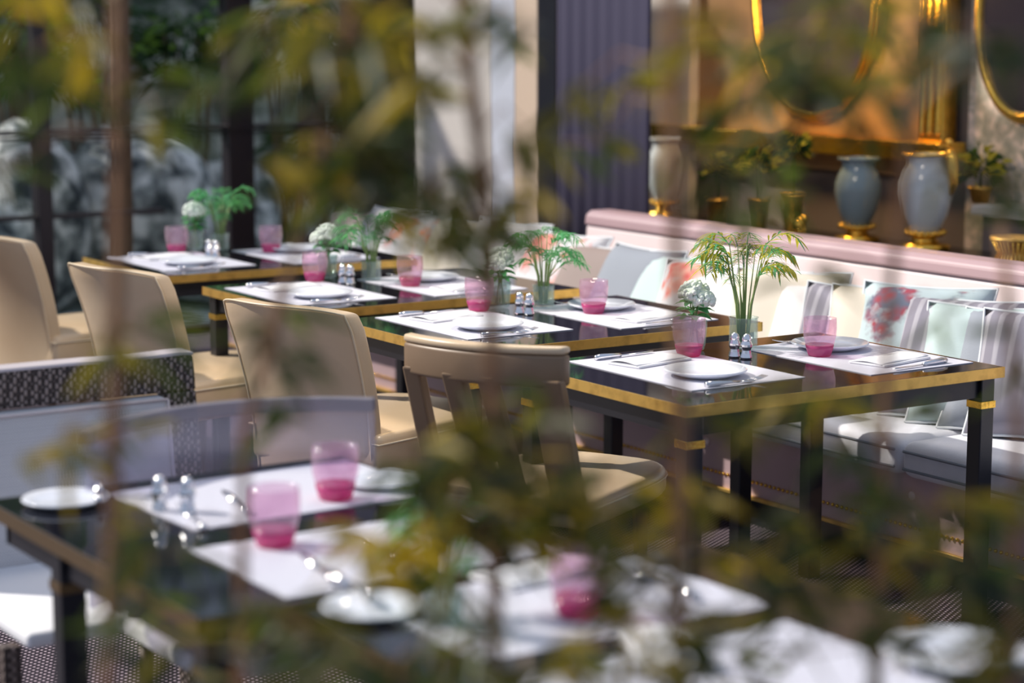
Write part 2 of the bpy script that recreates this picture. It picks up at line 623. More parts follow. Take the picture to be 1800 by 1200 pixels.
def shrub(c, r, n, label, mt=M['shrub'], size=0.16, stretch=(1, 1, 1)):
    t = thing('garden_shrub', label, 'shrub', (c[0], c[1], -0.04), group='shrubs in the garden')
    bm = B()
    for i in range(n):
        a = random.uniform(0, 2 * PI)
        e = random.uniform(-0.4, 1.3)
        rr = r * 0.75 * random.uniform(0.25, 1)
        p = Vector((math.cos(a) * math.cos(e) * rr * stretch[0], math.sin(a) * math.cos(e) * rr * stretch[1], c[2] + 0.04 + math.sin(e) * rr * stretch[2]))
        d = Vector((math.cos(a), math.sin(a), random.uniform(-0.5, 0.8)))
        leaf(bm, p, d, size * random.uniform(0.7, 1.3), size * 0.32, Vector((random.uniform(-1, 1), random.uniform(-1, 1), random.uniform(-1, 1))), 0, 0.3)
    obj('foliage', bm, mt, t)
    bm = B()
    for k in range(4):
        a = k * 1.6
        tube(bm, [(0, 0, 0), (0.1 * math.cos(a), 0.1 * math.sin(a), c[2] * 0.5), (0.3 * r * math.cos(a), 0.3 * r * math.sin(a), c[2] + r * 0.4)], [0.03, 0.02, 0.01], 6)
    obj('stem', bm, M['bark'], t)
    return t


def gpos(px, py, X):
    p = on_x(px, py, X)
    return (p.x, p.y, p.z)


gs = [((40, 130, -12.3), 0.62, 260, 'dark shrub behind the end window, beside its edge'),
      ((150, 60, -13.2), 0.6, 200, 'garden shrub high behind the brown cane'),
      ((330, 110, -12.6), 0.55, 240, 'garden shrub between the two window posts'),
      ((510, 110, -12.8), 0.7, 300, 'spiky garden shrub with glinting blades beside the wide window post'),
      ((690, 150, -13.0), 0.7, 260, 'dark garden shrub next to the cream panels'),
      ((250, 440, -12.6), 0.35, 120, 'low shrub among the pale boulders'),
      ((560, 330, -12.9), 0.6, 240, 'low garden shrub behind the farthest table')]
for (px, py, X), r, n_, lb in gs:
    shrub(gpos(px, py, X), r, n_, lb)

for i, (px, py, X, r, lb) in enumerate([
        (40, 330, -12.0, 0.34, 'pale boulder at the edge of the end window'),
        (140, 390, -12.6, 0.42, 'tall pale boulder behind the leather chairs'),
        (235, 330, -12.2, 0.44, 'large pale grey boulder behind the brown cane'),
        (330, 540, -11.9, 0.36, 'low wet boulder seen under the farthest table'),
        (400, 380, -12.9, 0.40, 'boulder beside the wide window post'),
        (470, 400, -13.2, 0.34, 'boulder behind the far tumblers')]):
    p = gpos(px, py, X)
    bm = B()
    bmesh.ops.create_icosphere(bm, subdivisions=4, radius=1)
    rnd = random.Random(i)
    ks = [(Vector((rnd.uniform(-1, 1), rnd.uniform(-1, 1), rnd.uniform(-1, 1))) * 3, rnd.uniform(0.04, 0.12)) for _ in range(6)]
    h = max(0.3, p[2] + 0.3 + 0.04)
    for v in bm.verts:
        f = 1 + sum(a * math.sin(v.co.dot(k)) for k, a in ks)
        v.co = Vector((v.co.x * r * f, v.co.y * r * f, (v.co.z * f) * h * 0.55))
    z0 = min(v.co.z for v in bm.verts)
    for v in bm.verts:
        v.co.z -= z0
    o = obj('boulder', bm, M['rock'])
    o.location = (p[0], p[1], -0.05)
    tag(o, lb, 'boulder', 'boulders in the garden')

for i, (px, X, rr, lb) in enumerate([(205, -11.5, 0.05, 'thin tree trunk in the garden behind the brown cane'),
                                     (30, -13.4, 0.09, 'tree trunk at the edge of the end window'),
                                     (545, -13.6, 0.10, 'tree trunk rising behind the spiky shrub')]):
    p = gpos(px, 240, X)
    t = thing('garden_tree', lb, 'tree', (p[0], p[1], -0.04), group='trees in the garden')
    bm = B()
    tube(bm, [(0, 0, 0), (0.03, 0.02, 1), (-0.02, 0.05, 2.2), (0.05, 0, 3.6)], [rr * 1.3, rr, rr * 0.85, rr * 0.5], 12)
    obj('trunk', bm, M['bark'], t)
    bm = B()
    for k in range(260):
        a = random.uniform(0, 2 * PI)
        q = Vector((math.cos(a) * random.uniform(0.1, 0.8), math.sin(a) * random.uniform(0.1, 0.8), random.uniform(2.3, 3.6)))
        leaf(bm, q, Vector((math.cos(a), math.sin(a), random.uniform(-0.8, 0.4))), 0.17, 0.05, Vector((0, 0, 1)), 0, 0.3)
    obj('foliage', bm, M['shrub'], t)

# ------------------------------------------------------------------ console shelf with urns behind the banquette
CY0, CY1 = 6.02, 6.42
b = thing('console_table', 'long dark console table against the ochre and papered wall', 'console table', (-7.1, 6.2, 0))
bm = B()
box(bm, -1.55, 2.3, -0.2, 0.2, 0.70, 0.74)
obj('tabletop', bm, M['darkwood'], b, smooth=False, bevel=0.004)
bm = B()
box(bm, -1.5, 2.25, -0.17, 0.17, 0.58, 0.70)
obj('apron', bm, M['darkwood'], b, smooth=False)
bm = B()
tube(bm, [(-1.55, -0.203, 0.72), (2.3, -0.203, 0.72)], 0.008, 8)
obj('gilt_moulding', bm, M['gold'], b)
for sx in (-1.45, 0.4, 2.2):
    for sy in (-0.14, 0.14):
        bm = B()
        box(bm, sx - 0.03, sx + 0.03, sy - 0.03, sy + 0.03, 0, 0.58)
        obj('leg', bm, M['darkwood'], b, smooth=False, bevel=0.004)
# raised marble shelf at the right
b = thing('display_shelf', 'pale marble shelf with a cream lit edge behind the big urn', 'shelf', (-5.4, 6.5, 0))
bm = B()
box(bm, -0.86, 0.95, -0.15, 0.04, 0.89, 0.93)
obj('shelf_board', bm, M['cream_panel'], b, smooth=False, bevel=0.006)
bm = B()
box(bm, -0.84, 0.93, -0.10, 0.04, 0.0, 0.89)
obj('shelf_front', bm, M['plaster'], b, smooth=False, bevel=0.006)


def urn(px, zb, h, rad, label, glaze, figure=True, Y=6.22):
    x = on_y(px, 350, Y).x
    t = thing('urn', label, 'urn', (x, Y, zb), 0.35)
    s = h
    bm = B()
    lathe(bm, [(0, 0.16 * s), (rad * 0.42, 0.16 * s), (rad * 0.55, 0.20 * s), (rad * 0.82, 0.36 * s), (rad, 0.58 * s), (rad * 0.99, 0.70 * s),
               (rad * 0.84, 0.82 * s), (rad * 0.70, 0.88 * s), (rad * 0.70, 0.93 * s), (rad * 0.82, 0.985 * s), (rad * 0.78, 0.985 * s), (rad * 0.62, 0.92 * s), (0, 0.90 * s)], 40)
    obj('vase_body', bm, glaze, t)
    bm = B()
    lathe(bm, [(rad * 0.78, 0.975 * s), (rad * 0.90, 0.975 * s), (rad * 0.90, 1.0 * s), (rad * 0.78, 1.0 * s), (rad * 0.78, 0.975 * s)], 40)
    obj('rim', bm, M['gold'] if figure else glaze, t)
    bm = B()
    lathe(bm, [(0, 0), (rad * 0.95, 0), (rad * 0.95, 0.05 * s), (rad * 0.55, 0.07 * s), (rad * 0.42, 0.12 * s), (rad * 0.75, 0.15 * s), (rad * 0.75, 0.175 * s), (0, 0.175 * s)], 24)
    for k in range(20):
        a = 2 * PI * k / 20
        blob(bm, (rad * 0.74 * math.cos(a), rad * 0.74 * math.sin(a), 0.18 * s), rad * 0.09, 6)
    obj('foot', bm, M['gold'], t)
    if figure:
        bm = B()
        # small draped figure forming the handle
        X = rad * 1.02
        tube(bm, [(X * 0.98, 0, 0.58 * s), (X * 1.06, 0, 0.70 * s), (X * 1.05, 0, 0.84 * s), (X * 0.98, 0, 0.97 * s), (X * 0.90, 0, 1.06 * s)],
             [rad * 0.07, rad * 0.17, rad * 0.20, rad * 0.19, rad * 0.07], 12)
        blob(bm, (X * 0.86, 0, 1.12 * s), rad * 0.14, 12)
        for sy in (-1, 1):
            tube(bm, [(X * 0.97, sy * rad * 0.14, 1.0 * s), (X * 0.88, sy * rad * 0.2, 0.95 * s), (X * 0.78, sy * rad * 0.1, 0.99 * s)], rad * 0.05, 8)
        obj('handle', bm, M['gold'], t)
    return t


urn(1627, 0.742, 0.40, 0.112, 'large pale glazed urn with a gilt figure handle on the console', M['urn'])
urn(1168, 0.742, 0.38, 0.085, 'pale glazed urn with gilt foot standing beside the slate curtain', M['urn'], False)
urn(1508, 0.742, 0.36, 0.10, 'dim blue-grey glazed urn next to the large gilt-handled urn', M['urn_dim'], False)

x = on_y(1780, 420, 6.1).x
t = thing('gilt_pedestal', 'flared gilt pedestal bowl at the end of the console', 'pedestal', (x, 6.12, 0.742))
bm = B()
lathe(bm, [(0, 0), (0.085, 0), (0.075, 0.02), (0.062, 0.05), (0.075, 0.085), (0.10, 0.10), (0.10, 0.108), (0.0, 0.10)], 32)
obj('bowl', bm, M['brass'], t)
bm = B()
for k in range(26):
    a = 2 * PI * k / 26
    ca, sa = math.cos(a), math.sin(a)
    tube(bm, [(0.087 * ca, 0.087 * sa, 0.002), (0.066 * ca, 0.066 * sa, 0.045), (0.092 * ca, 0.092 * sa, 0.096)], 0.004, 5)
obj('ribbing', bm, M['gold'], t)

# potted greens on the console
for px, py, r, lb in ((1395, 262, 0.09, 'small leafy plant with yellow-green tips on the console'), (1335, 290, 0.10, 'dark leafy plant on the console beside the urn'),
                      (1262, 300, 0.09, 'dark potted plant on the console near the slate curtain'), (1725, 300, 0.13, 'leafy plant on the marble shelf beside the big urn')):
    Y = 6.45 if px > 1700 else 6.2
    p = on_y(px, py, Y)
    zb = 0.932 if px > 1700 else 0.742
    t = thing('potted_plant', lb, 'potted plant', (p.x, Y, zb))
    bm = B()
    ph = max(0.05, (p.z - zb) * 0.45)
    lathe(bm, [(0, 0), (0.035, 0), (0.05, ph), (0.056, ph), (0.056, ph + 0.008), (0.045, ph + 0.008), (0.04, ph - 0.01), (0, ph - 0.01)], 20)
    obj('pot', bm, M['brass'], t)
    bm = B()
    for k in range(130):
        a = random.uniform(0, 2 * PI)
        e = random.uniform(-0.6, 1.4)
        q = Vector((0, 0, p.z - zb)) + Vector((math.cos(a) * math.cos(e), math.sin(a) * math.cos(e) * 0.8, math.sin(e))) * r * random.uniform(0.2, 0.8)
        leaf(bm, q, Vector((math.cos(a), math.sin(a) * 0.6, random.uniform(-0.3, 0.8))), 0.05, 0.026, Vector((random.uniform(-1, 1), random.uniform(-1, 1), 1)), 1 if random.random() < 0.4 else 0, 0.2)
    tube(bm, [(0, 0, ph - 0.01), (0, 0, p.z - zb)], 0.006, 6)
    obj('foliage', bm, [M['shrub'], M['palm_yellow']], t)

# small gilt ornament
x = on_y(1412, 345, 6.1).x
t = thing('gilt_ornament', 'small gilt lion-like ornament on the dark console front', 'ornament', (x, 6.08, 0.742))
bm = B()
lathe(bm, [(0, 0), (0.035, 0), (0.03, 0.015), (0, 0.015)], 16)
obj('base', bm, M['brass'], t)
bm = B()
blob(bm, (0, 0, 0.06), 0.03, 14, 0.15)
blob(bm, (0.028, 0, 0.085), 0.018, 12, 0.1)
for sx, sy in ((-0.018, -0.012), (0.018, -0.012), (-0.018, 0.012), (0.018, 0.012)):
    tube(bm, [(sx, sy, 0.014), (sx, sy, 0.05)], 0.007, 8)
tube(bm, [(-0.028, 0, 0.065), (-0.05, 0, 0.075), (-0.05, 0, 0.10)], 0.004, 6)
obj('figure', bm, M['gold'], t)

# oval mirrors
def oval(px, bottom_py, rx, rz, label):
    Yo = YB - 0.075
    p = on_y(px, bottom_py, Yo)
    t = thing('oval_mirror', label, 'mirror', (p.x, Yo, p.z + rz))
    bm = B()
    pts = [(rx * math.cos(2 * PI * k / 64), 0, rz * math.sin(2 * PI * k / 64)) for k in range(65)]
    tube(bm, pts, 0.016, 10, False)
    pts = [((rx + 0.022) * math.cos(2 * PI * k / 64), 0.012, (rz + 0.022) * math.sin(2 * PI * k / 64)) for k in range(65)]
    tube(bm, pts, 0.010, 8, False)
    obj('frame', bm, M['gold'], t)
    bm = B()
    vs = [bm.verts.new((rx * math.cos(2 * PI * k / 64), 0.006, rz * math.sin(2 * PI * k / 64))) for k in range(64)]
    f = bm.faces.new(vs)
    r = bmesh.ops.extrude_face_region(bm, geom=[f])
    bmesh.ops.translate(bm, verts=[v for v in r['geom'] if isinstance(v, bmesh.types.BMVert)], vec=(0, 0.025, 0))
    obj('mirror_glass', bm, M['mirror'], t, smooth=False)


oval(1425, 200, 0.42, 0.56, 'large gilt-framed oval mirror on the ochre panel')
oval(1795, 205, 0.26, 0.42, 'dark oval mirror on the floral wallpaper')

# ------------------------------------------------------------------ banquette
BX0, BX1 = -9.35, -3.3
YS = 4.31                        # front of the seat
t = thing('banquette', 'long pale banquette with mauve base and studded trim along the wall', 'banquette', ((BX0 + BX1) / 2, 4.7, 0))
L = (BX1 - BX0) / 2
bm = B()
box(bm, -L, L, -0.27, 0.45, 0.10, 0.36)
obj('base', bm, M['mauve'], t, smooth=False, bevel=0.015)
bm = B()
box(bm, -L, L, -0.22, 0.45, 0.0, 0.10)
obj('plinth', bm, M['black_matt'], t, smooth=False)
bm = B()
box(bm, -L, L, -0.285, -0.27, 0.105, 0.118)
obj('trim_strip', bm, M['brass'], t, smooth=False, bevel=0.002)
ns = 5
for k in range(ns):
    a = -L + 2 * L * k / ns
    c = -L + 2 * L * (k + 1) / ns
    bm = B()
    box(bm, a + 0.004, c - 0.004, -0.39, 0.28, 0.345, 0.455)
    sc = obj('seat_cushion', bm, M['seat_fabric'], t, bevel=0.035, seg=4)
    bm = B()
    tube(bm, [(a + 0.02, -0.388, 0.425), (c - 0.02, -0.388, 0.425)], 0.005, 6)
    tube(bm, [(a + 0.02, -0.388, 0.372), (c - 0.02, -0.388, 0.372)], 0.005, 6)
    obj('piping', bm, M['cl_slate'], sc)
bm = B()
prism(bm, [(0.24, 0.40), (0.28, 0.855), (0.42, 0.855), (0.42, 0.05), (0.30, 0.05)], -7.08 - (BX0 + BX1) / 2, L)
for v in bm.verts:
    v.co = Vector((v.co.z, v.co.x, v.co.y))
obj('backrest', bm, M['pink_leather'], t, smooth=False, bevel=0.012)  # front face paler, its sunlight put into the colour
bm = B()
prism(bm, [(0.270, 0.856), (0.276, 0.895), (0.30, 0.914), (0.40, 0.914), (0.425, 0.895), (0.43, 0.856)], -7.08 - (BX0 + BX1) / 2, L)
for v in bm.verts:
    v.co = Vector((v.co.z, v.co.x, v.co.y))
obj('shaded_top', bm, M['pink_shaded'], t, smooth=False, bevel=0.008)  # top face of the back as its own strip, shade in its colour
bm = B()
box(bm, -L, -7.09 - (BX0 + BX1) / 2, 0.30, 0.42, 0.05, 0.74)
obj('low_backrest', bm, M['mauve'], t, smooth=False, bevel=0.02)
bm = B()
blob(bm, (0, 0, 0), 0.0062, 6)
stud = obj('stud', bm, M['gold'], t)
stud.location = (L - 0.5, -0.274, 0.165)
for k in range(1, 100):
    d = stud.copy()
    C.objects.link(d)
    d.parent = t
    d.location = (L - 0.5 - 0.022 * k, -0.274, 0.165)
bm = B()
x = L - 0.5 - 2.2
while x > -L + 0.05:
    blob(bm, (x, -0.274, 0.165), 0.0062, 5)
    x -= 0.022
st = obj('stud_row', bm, M['gold'], t)
st['kind'] = 'stuff'
for k in range(12):
    bm = B()
    blob(bm, (-L + 0.28 + k * 0.5, -0.272, 0.26), 0.014, 10, 0, (1, 0.5, 1))
    obj('button', bm, M['pink_leather'], t)


# cushions
def cushion(x, cloth, label, size=0.42, tilt=0.62, yaw=0.0, y=4.74, piping=None, z=0.458):
    t = thing('cushion', label, 'cushion', (x, y, z), yaw, 'cushions leaning on the banquette back')
    mx = Matrix.Rotation(-tilt, 4, 'X')
    bm = B()
    n = 14
    h = size / 2
    top = {}
    for s in (1, -1):
        for i in range(n + 1):
            for j in range(n + 1):
                u, v = 2 * i / n - 1, 2 * j / n - 1
                edge = i in (0, n) or j in (0, n)
                if edge and s < 0:
                    top[(s, i, j)] = top[(1, i, j)]
                    continue
                th = 0.075 * ((1 - u ** 4) * (1 - v ** 4)) ** 0.6
                pu = u * (1 - 0.06 * (1 - v * v))
                pv = v * (1 - 0.06 * (1 - u * u))
                top[(s, i, j)] = bm.verts.new(mx @ Vector((pu * h, -s * th, h + pv * h)))
    for s in (1, -1):
        for i in range(n):
            for j in range(n):
                bm.faces.new((top[(s, i, j)], top[(s, i + 1, j)], top[(s, i + 1, j + 1)], top[(s, i, j + 1)]))
    co = obj('cover', bm, cloth, t)
    bm = B()
    pts = []
    for u, v in [(-1 + 2 * k / 10, -1) for k in range(10)] + [(1, -1 + 2 * k / 10) for k in range(10)] + [(1 - 2 * k / 10, 1) for k in range(10)] + [(-1, 1 - 2 * k / 10) for k in range(11)]:
        pts.append(mx @ Vector((u * (1 - 0.06 * (1 - v * v)) * h, 0, h + v * (1 - 0.06 * (1 - u * u)) * h)))
    tube(bm, pts, 0.005, 6, False)
    obj('piping', bm, piping or M['piping_white'], t)
    return t


def cx(px, py=520, y=4.75):
    return on_y(px, py, y).x


cushions = [
    (668, 'cl_white', 'plain pale cushion at the far end of the banquette'),
    (725, 'cl_pinkflower', 'cushion with pink blossom print behind the second-farthest table, nearer the far end'),
    (800, 'cl_cream', 'cream cushion behind the second-farthest table'),
    (880, 'cl_white', 'white cushion behind the palm vase of the middle table'),
    (972, 'cl_pinkflower', 'white cushion printed with coral blossoms beside the palm vase of the middle table'),
    (1040, 'cl_brown', 'taupe cushion next to the coral blossom cushion'),
    (1108, 'cl_slate', 'slate blue cushion below the slate curtain'),
    (1180, 'cl_mint', 'mint cushion leaning under the sunlit end of the back'),
    (1250, 'cl_pinkflower', 'blossom cushion hidden behind the yellow palm'),
    (1330, 'cl_white', 'white cushion just right of the yellow palm'),
    (1400, 'cl_cream', 'cream cushion leaning behind the nearest banquette table, before the white one'),
    (1462, 'cl_white', 'white ribbed cushion in front of the grey striped one'),
    (1520, 'cl_grey', 'grey striped cushion with white piping'),
    (1585, 'cl_cream', 'cream cushion between the grey striped and the blue blossom ones'),
    (1640, 'cl_blueflower', 'blue cushion printed with dark red flowers'),
    (1705, 'cl_grey', 'grey cushion beside the blue flowered one'),
    (1760, 'cl_mint', 'mint cushion with white piping near the picture edge'),
    (1815, 'cl_slate', 'slate cushion after the mint one with white piping'),
    (1868, 'cl_grey', 'grey cushion, last one toward the near end'),
]
for i, (px, cl, lb) in enumerate(cushions):
    rnd = random.Random(i * 5)
    cushion(cx(px + 8), M[cl], lb, 0.42 + rnd.uniform(-0.02, 0.03), 0.55 + rnd.uniform(-0.06, 0.06), (0.48 if px > 1200 else 0.12) + rnd.uniform(-0.08, 0.08), 4.62)

# ------------------------------------------------------------------ dining tables
TW, TD, TH = 0.78, 1.10, 0.75
Y0 = 3.14


def make_table(W, D, label, loc, band=None):
    t = thing('dining_table', label, 'table', loc, 0, None)
    bm = B()
    box(bm, 0.004, W - 0.004, 0.004, D - 0.004, TH - 0.028, TH)
    obj('tabletop', bm, M['black'], t, smooth=False, bevel=0.0015)
    bm = B()
    for a in ((0, W, 0, 0.006), (0, W, D - 0.006, D), (0, 0.006, 0, D), (W - 0.006, W, 0, D)):
        box(bm, a[0], a[1], a[2], a[3], TH - 0.030, TH - 0.001)
    obj('edge_band', bm, band or M['brass'], t, smooth=False)
    bm = B()
    i = 0.03
    for a in ((i, W - i, i, i + 0.02), (i, W - i, D - i - 0.02, D - i), (i, i + 0.02, i, D - i), (W - i - 0.02, W - i, i, D - i)):
        box(bm, a[0], a[1], a[2], a[3], TH - 0.085, TH - 0.03)
    obj('apron', bm, M['black_matt'], t, smooth=False)
    for sx in (0, 1):
        for sy in (0, 1):
            x0 = (0.018 if band is None else 0.30) if sx == 0 else W - 0.018 - 0.05
            y0 = 0.018 if sy == 0 else D - 0.018 - 0.05
            bm = B()
            box(bm, x0, x0 + 0.05, y0, y0 + 0.05, 0, TH - 0.03)
            lg = obj('leg', bm, M['black_matt'], t, smooth=False, bevel=0.003)
            bm = B()
            box(bm, x0 - 0.003, x0 + 0.053, y0 - 0.003, y0 + 0.053, TH - 0.115, TH - 0.095)
            obj('bracket', bm, band or M['gold'], lg, smooth=False, bevel=0.001)
    return t


TX = [-7.97, -6.84, -5.84, -4.81]
tdesc = ['farthest banquette table', 'second-farthest banquette table', 'third banquette table', 'nearest banquette table']
tb = make_table(TW, TD, 'black table with brass edge, ' + tdesc[0] + ' by the garden window', (TX[0], Y0, 0))
for i in (1, 2, 3):
    dup(tb, (TX[i], Y0, 0), 0, ['', 'black table with brass edge between the farthest table and the middle chair',
                                'black brass-edged table with bright corner bracket behind the open-backed chair',
                                'black brass-edged table closest to the camera along the banquette'][i])

# ------------------------------------------------------------------ tableware prototypes
used = {}


def place(kind, maker, loc, rz, label, group=None):
    if kind not in used:
        o = maker()
        used[kind] = o
        o.location = loc
        o.rotation_euler = (0, 0, rz)
        o['label'] = label
        if group:
            o['group'] = group
        return o
    return dup(used[kind], loc, rz, label, group)


def single(name, bm, m, cat, **kw):
    return tag(obj(name, bm, m, **kw), 'x', cat)


def mk_mat():
    bm = B()
    box(bm, -0.28, 0.28, -0.19, 0.19, 0, 0.002)
    return single('placemat', bm, M['mat'], 'placemat', smooth=False)


def mk_plate(r=0.112):
    bm = B()
    lathe(bm, [(0, 0.0), (r * 0.62, 0), (r * 0.70, 0.004), (r * 0.99, 0.016), (r, 0.018), (r * 0.98, 0.021), (r * 0.70, 0.009), (r * 0.6, 0.006), (0, 0.006)], 48)
    return single('plate', bm, M['china'], 'plate')


def mk_sideplate():
    bm = B()
    r = 0.085
    lathe(bm, [(0, 0.0), (r * 0.62, 0), (r * 0.70, 0.003), (r * 0.99, 0.011), (r, 0.013), (r * 0.98, 0.015), (r * 0.70, 0.007), (r * 0.6, 0.005), (0, 0.005)], 40)
    return single('side_plate', bm, M['china'], 'plate')


def mk_tumbler():
    t = thing('tumbler', 'x', 'glass')
    bm = B()
    lathe(bm, [(0.033, 0.012), (0.040, 0.03), (0.0460, 0.055), (0.0475, 0.08), (0.046, 0.108), (0.0450, 0.108), (0.0462, 0.08), (0.0447, 0.055), (0.0387, 0.032), (0.031, 0.016)], 36)
    obj('bowl', bm, M['pink_glass'], t)
    bm = B()
    lathe(bm, [(0, 0), (0.030, 0), (0.033, 0.004), (0.0378, 0.020), (0.0405, 0.032), (0.020, 0.026), (0, 0.024)], 36)
    obj('base', bm, M['pink_base'], t)
    return t


def handle_pts(L0, L1):
    return [(0, L0, 0.004), (0, (L0 + L1) / 2, 0.006), (0, L1, 0.004)]


def mk_fork():
    t = thing('fork', 'x', 'fork')
    bm = B()
    tube(bm, [(0, 0, 0.006), (0, 0.03, 0.007), (0, 0.08, 0.006), (0, 0.115, 0.004)], [0.008, 0.0075, 0.004, 0.003], 8)
    obj('handle', bm, M['silver'], t)
    bm = B()
    prism(bm, [(-0.003, 0.110), (0.003, 0.110), (0.012, 0.138), (0.012, 0.150), (-0.012, 0.150), (-0.012, 0.138)], 0.003, 0.0055)
    obj('neck', bm, M['silver'], t)
    bm = B()
    for k in range(4):
        x = -0.0105 + 0.007 * k
        tube(bm, [(x, 0.148, 0.0045), (x, 0.175, 0.008), (x, 0.198, 0.014)], [0.0017, 0.0015, 0.0009], 6)
    obj('tines', bm, M['silver'], t)
    return t


def mk_knife():
    t = thing('knife', 'x', 'knife')
    bm = B()
    tube(bm, [(0, 0, 0.007), (0, 0.02, 0.008), (0, 0.085, 0.0065), (0, 0.095, 0.005)], [0.0075, 0.009, 0.006, 0.005], 8)
    obj('handle', bm, M['silver'], t)
    bm = B()
    prism(bm, [(-0.006, 0.094), (0.006, 0.094), (0.0095, 0.15), (0.008, 0.20), (-0.002, 0.222), (-0.006, 0.205)], 0.004, 0.0058)
    obj('blade', bm, M['silver'], t)
    return t


def mk_napkin():
    t = thing('napkin', 'x', 'napkin')
    bm = B()
    prism(bm, [(-0.06, -0.11), (0.06, -0.11), (0.06, 0.11), (-0.06, 0.11)], 0, 0.007)
    obj('lower_fold', bm, M['napkin'], t, bevel=0.003)
    bm = B()
    n = 10
    pts = []
    for k in range(n + 1):
        u = -0.052 + 0.104 * k / n
        pts.append((u, 0.008 + 0.006 * math.sin(PI * k / n)))
    vs = [[bm.verts.new((u, y, z + 0.0015 * math.sin(y * 40))) for u, z in pts] for y in [-0.11 + 0.022 * q for q in range(11)]]
    for a, c in zip(vs, vs[1:]):
        for i in range(n):
            bm.faces.new((a[i], a[i + 1], c[i + 1], c[i]))
    r = bmesh.ops.extrude_face_region(bm, geom=bm.faces[:])
    bmesh.ops.translate(bm, verts=[v for v in r['geom'] if isinstance(v, bmesh.types.BMVert)], vec=(0, 0, -0.0015))
    obj('upper_fold', bm, M['napkin'], t)
    return t


def mk_shaker():
    t = thing('shaker', 'x', 'shaker')
    bm = B()
    lathe(bm, [(0, 0), (0.015, 0), (0.017, 0.004), (0.0135, 0.016), (0.0125, 0.024), (0.0165, 0.034), (0.0165, 0.040), (0.0125, 0.050), (0, 0.050)], 12)
    obj('body', bm, M['silver'], t, smooth=False)
    bm = B()
    lathe(bm, [(0.0125, 0.050), (0.0135, 0.056), (0.010, 0.066), (0.004, 0.071), (0, 0.072)], 12)
    obj('cap', bm, M['silver'], t)
    return t


def mk_flowers():
    t = thing('flower_vase', 'x', 'flower vase')
    bm = B()
    lathe(bm, [(0, 0.004), (0.030, 0.004), (0.034, 0.02), (0.038, 0.07), (0.038, 0.088), (0.0355, 0.088), (0.034, 0.07), (0.030, 0.022), (0, 0.012)], 28)
    obj('vase', bm, M['clear_glass'], t)
    bm = B()
    for cxx, cyy, cz, r in ((0.0, 0, 0.165, 0.042), (-0.028, 0.015, 0.148, 0.03)):
        for k in range(90):
            a, e = random.uniform(0, 2 * PI), random.uniform(-0.5, PI / 2)
            blob(bm, (cxx + r * math.cos(a) * math.cos(e), cyy + r * math.sin(a) * math.cos(e), cz + r * 0.8 * math.sin(e)), 0.008, 6)
        blob(bm, (cxx, cyy, cz), r * 0.9, 12, 0, (1, 1, 0.8))
    obj('bloom', bm, M['flower'], t)
    bm = B()
    for k in range(26):
        a = k * 2.4
        leaf(bm, Vector((0.012 * math.cos(a), 0.012 * math.sin(a), 0.095 + 0.02 * (k % 3))), Vector((math.cos(a), math.sin(a), 0.5)), 0.055, 0.03, Vector((-math.sin(a), math.cos(a), 0.2)), 0, 0.5)
    obj('leaves', bm, M['palm'], t)
    bm = B()
    for k in range(5):
        a = k * 1.25
        tube(bm, [(0.015 * math.cos(a), 0.015 * math.sin(a), 0.014), (0.005 * math.cos(a), 0.005 * math.sin(a), 0.09), (0.012 * math.cos(a), 0.012 * math.sin(a), 0.14)], 0.002, 6)
    obj('stems', bm, M['stem'], t)
    return t


def mk_palm(yellow=False):
    t = thing('palm_vase', 'x', 'plant vase')
    rnd = random.Random(11 if yellow else 4)
    bm = B()
    lathe(bm, [(0, 0.003), (0.033, 0.003), (0.036, 0.01), (0.036, 0.068), (0.038, 0.072), (0.035, 0.072), (0.033, 0.066), (0.033, 0.012), (0, 0.009)], 28)
    obj('vase', bm, M['clear_glass'], t)
    bm = B()
    fb = B()
    for k in range(22):
        a = rnd.uniform(0, 2 * PI)
        r0, r1 = 0.02, rnd.uniform(0.03, 0.06)
        zt = rnd.uniform(0.13, 0.24)
        p0 = Vector((r0 * math.cos(a) * 0.6, r0 * math.sin(a) * 0.6, 0.012))
        p1 = Vector((r0 * math.cos(a), r0 * math.sin(a), 0.10))
        p2 = Vector((r1 * math.cos(a), r1 * math.sin(a), zt))
        tube(bm, [p0, p1, p2], [0.0022, 0.002, 0.0012], 5)
        Lf = rnd.uniform(0.045, 0.095)
        out = Vector((math.cos(a), math.sin(a), 0))
        for q in range(12):
            s = q / 11
            c = p2 + out * (Lf * s) + Vector((0, 0, 0.09 * s - 0.08 * s * s))
            tang = (out + Vector((0, 0, 0.5 - 2 * s))).normalized()
            sd = Vector((-math.sin(a), math.cos(a), 0))
            for sg in (-1, 1):
                leaf(fb, c, sd * sg * rnd.uniform(0.5, 0.9) + tang * rnd.uniform(0.4, 0.9) + Vector((0, 0, rnd.uniform(-0.1, 0.6))), 0.055 * (1 - 0.35 * s), 0.0055, Vector((0, 0, 1)).cross(sd), 1 if yellow and rnd.random() < 0.7 else 0, 0.35)
        tube(fb, [p2 + out * (Lf * s) + Vector((0, 0, 0.09 * s - 0.08 * s * s)) for s in (0, 0.33, 0.66, 1)], 0.0012, 4)
    obj('stems', bm, M['stem'], t)
    obj('fronds', fb, [M['palm'], M['palm_yellow']], t)
    return t


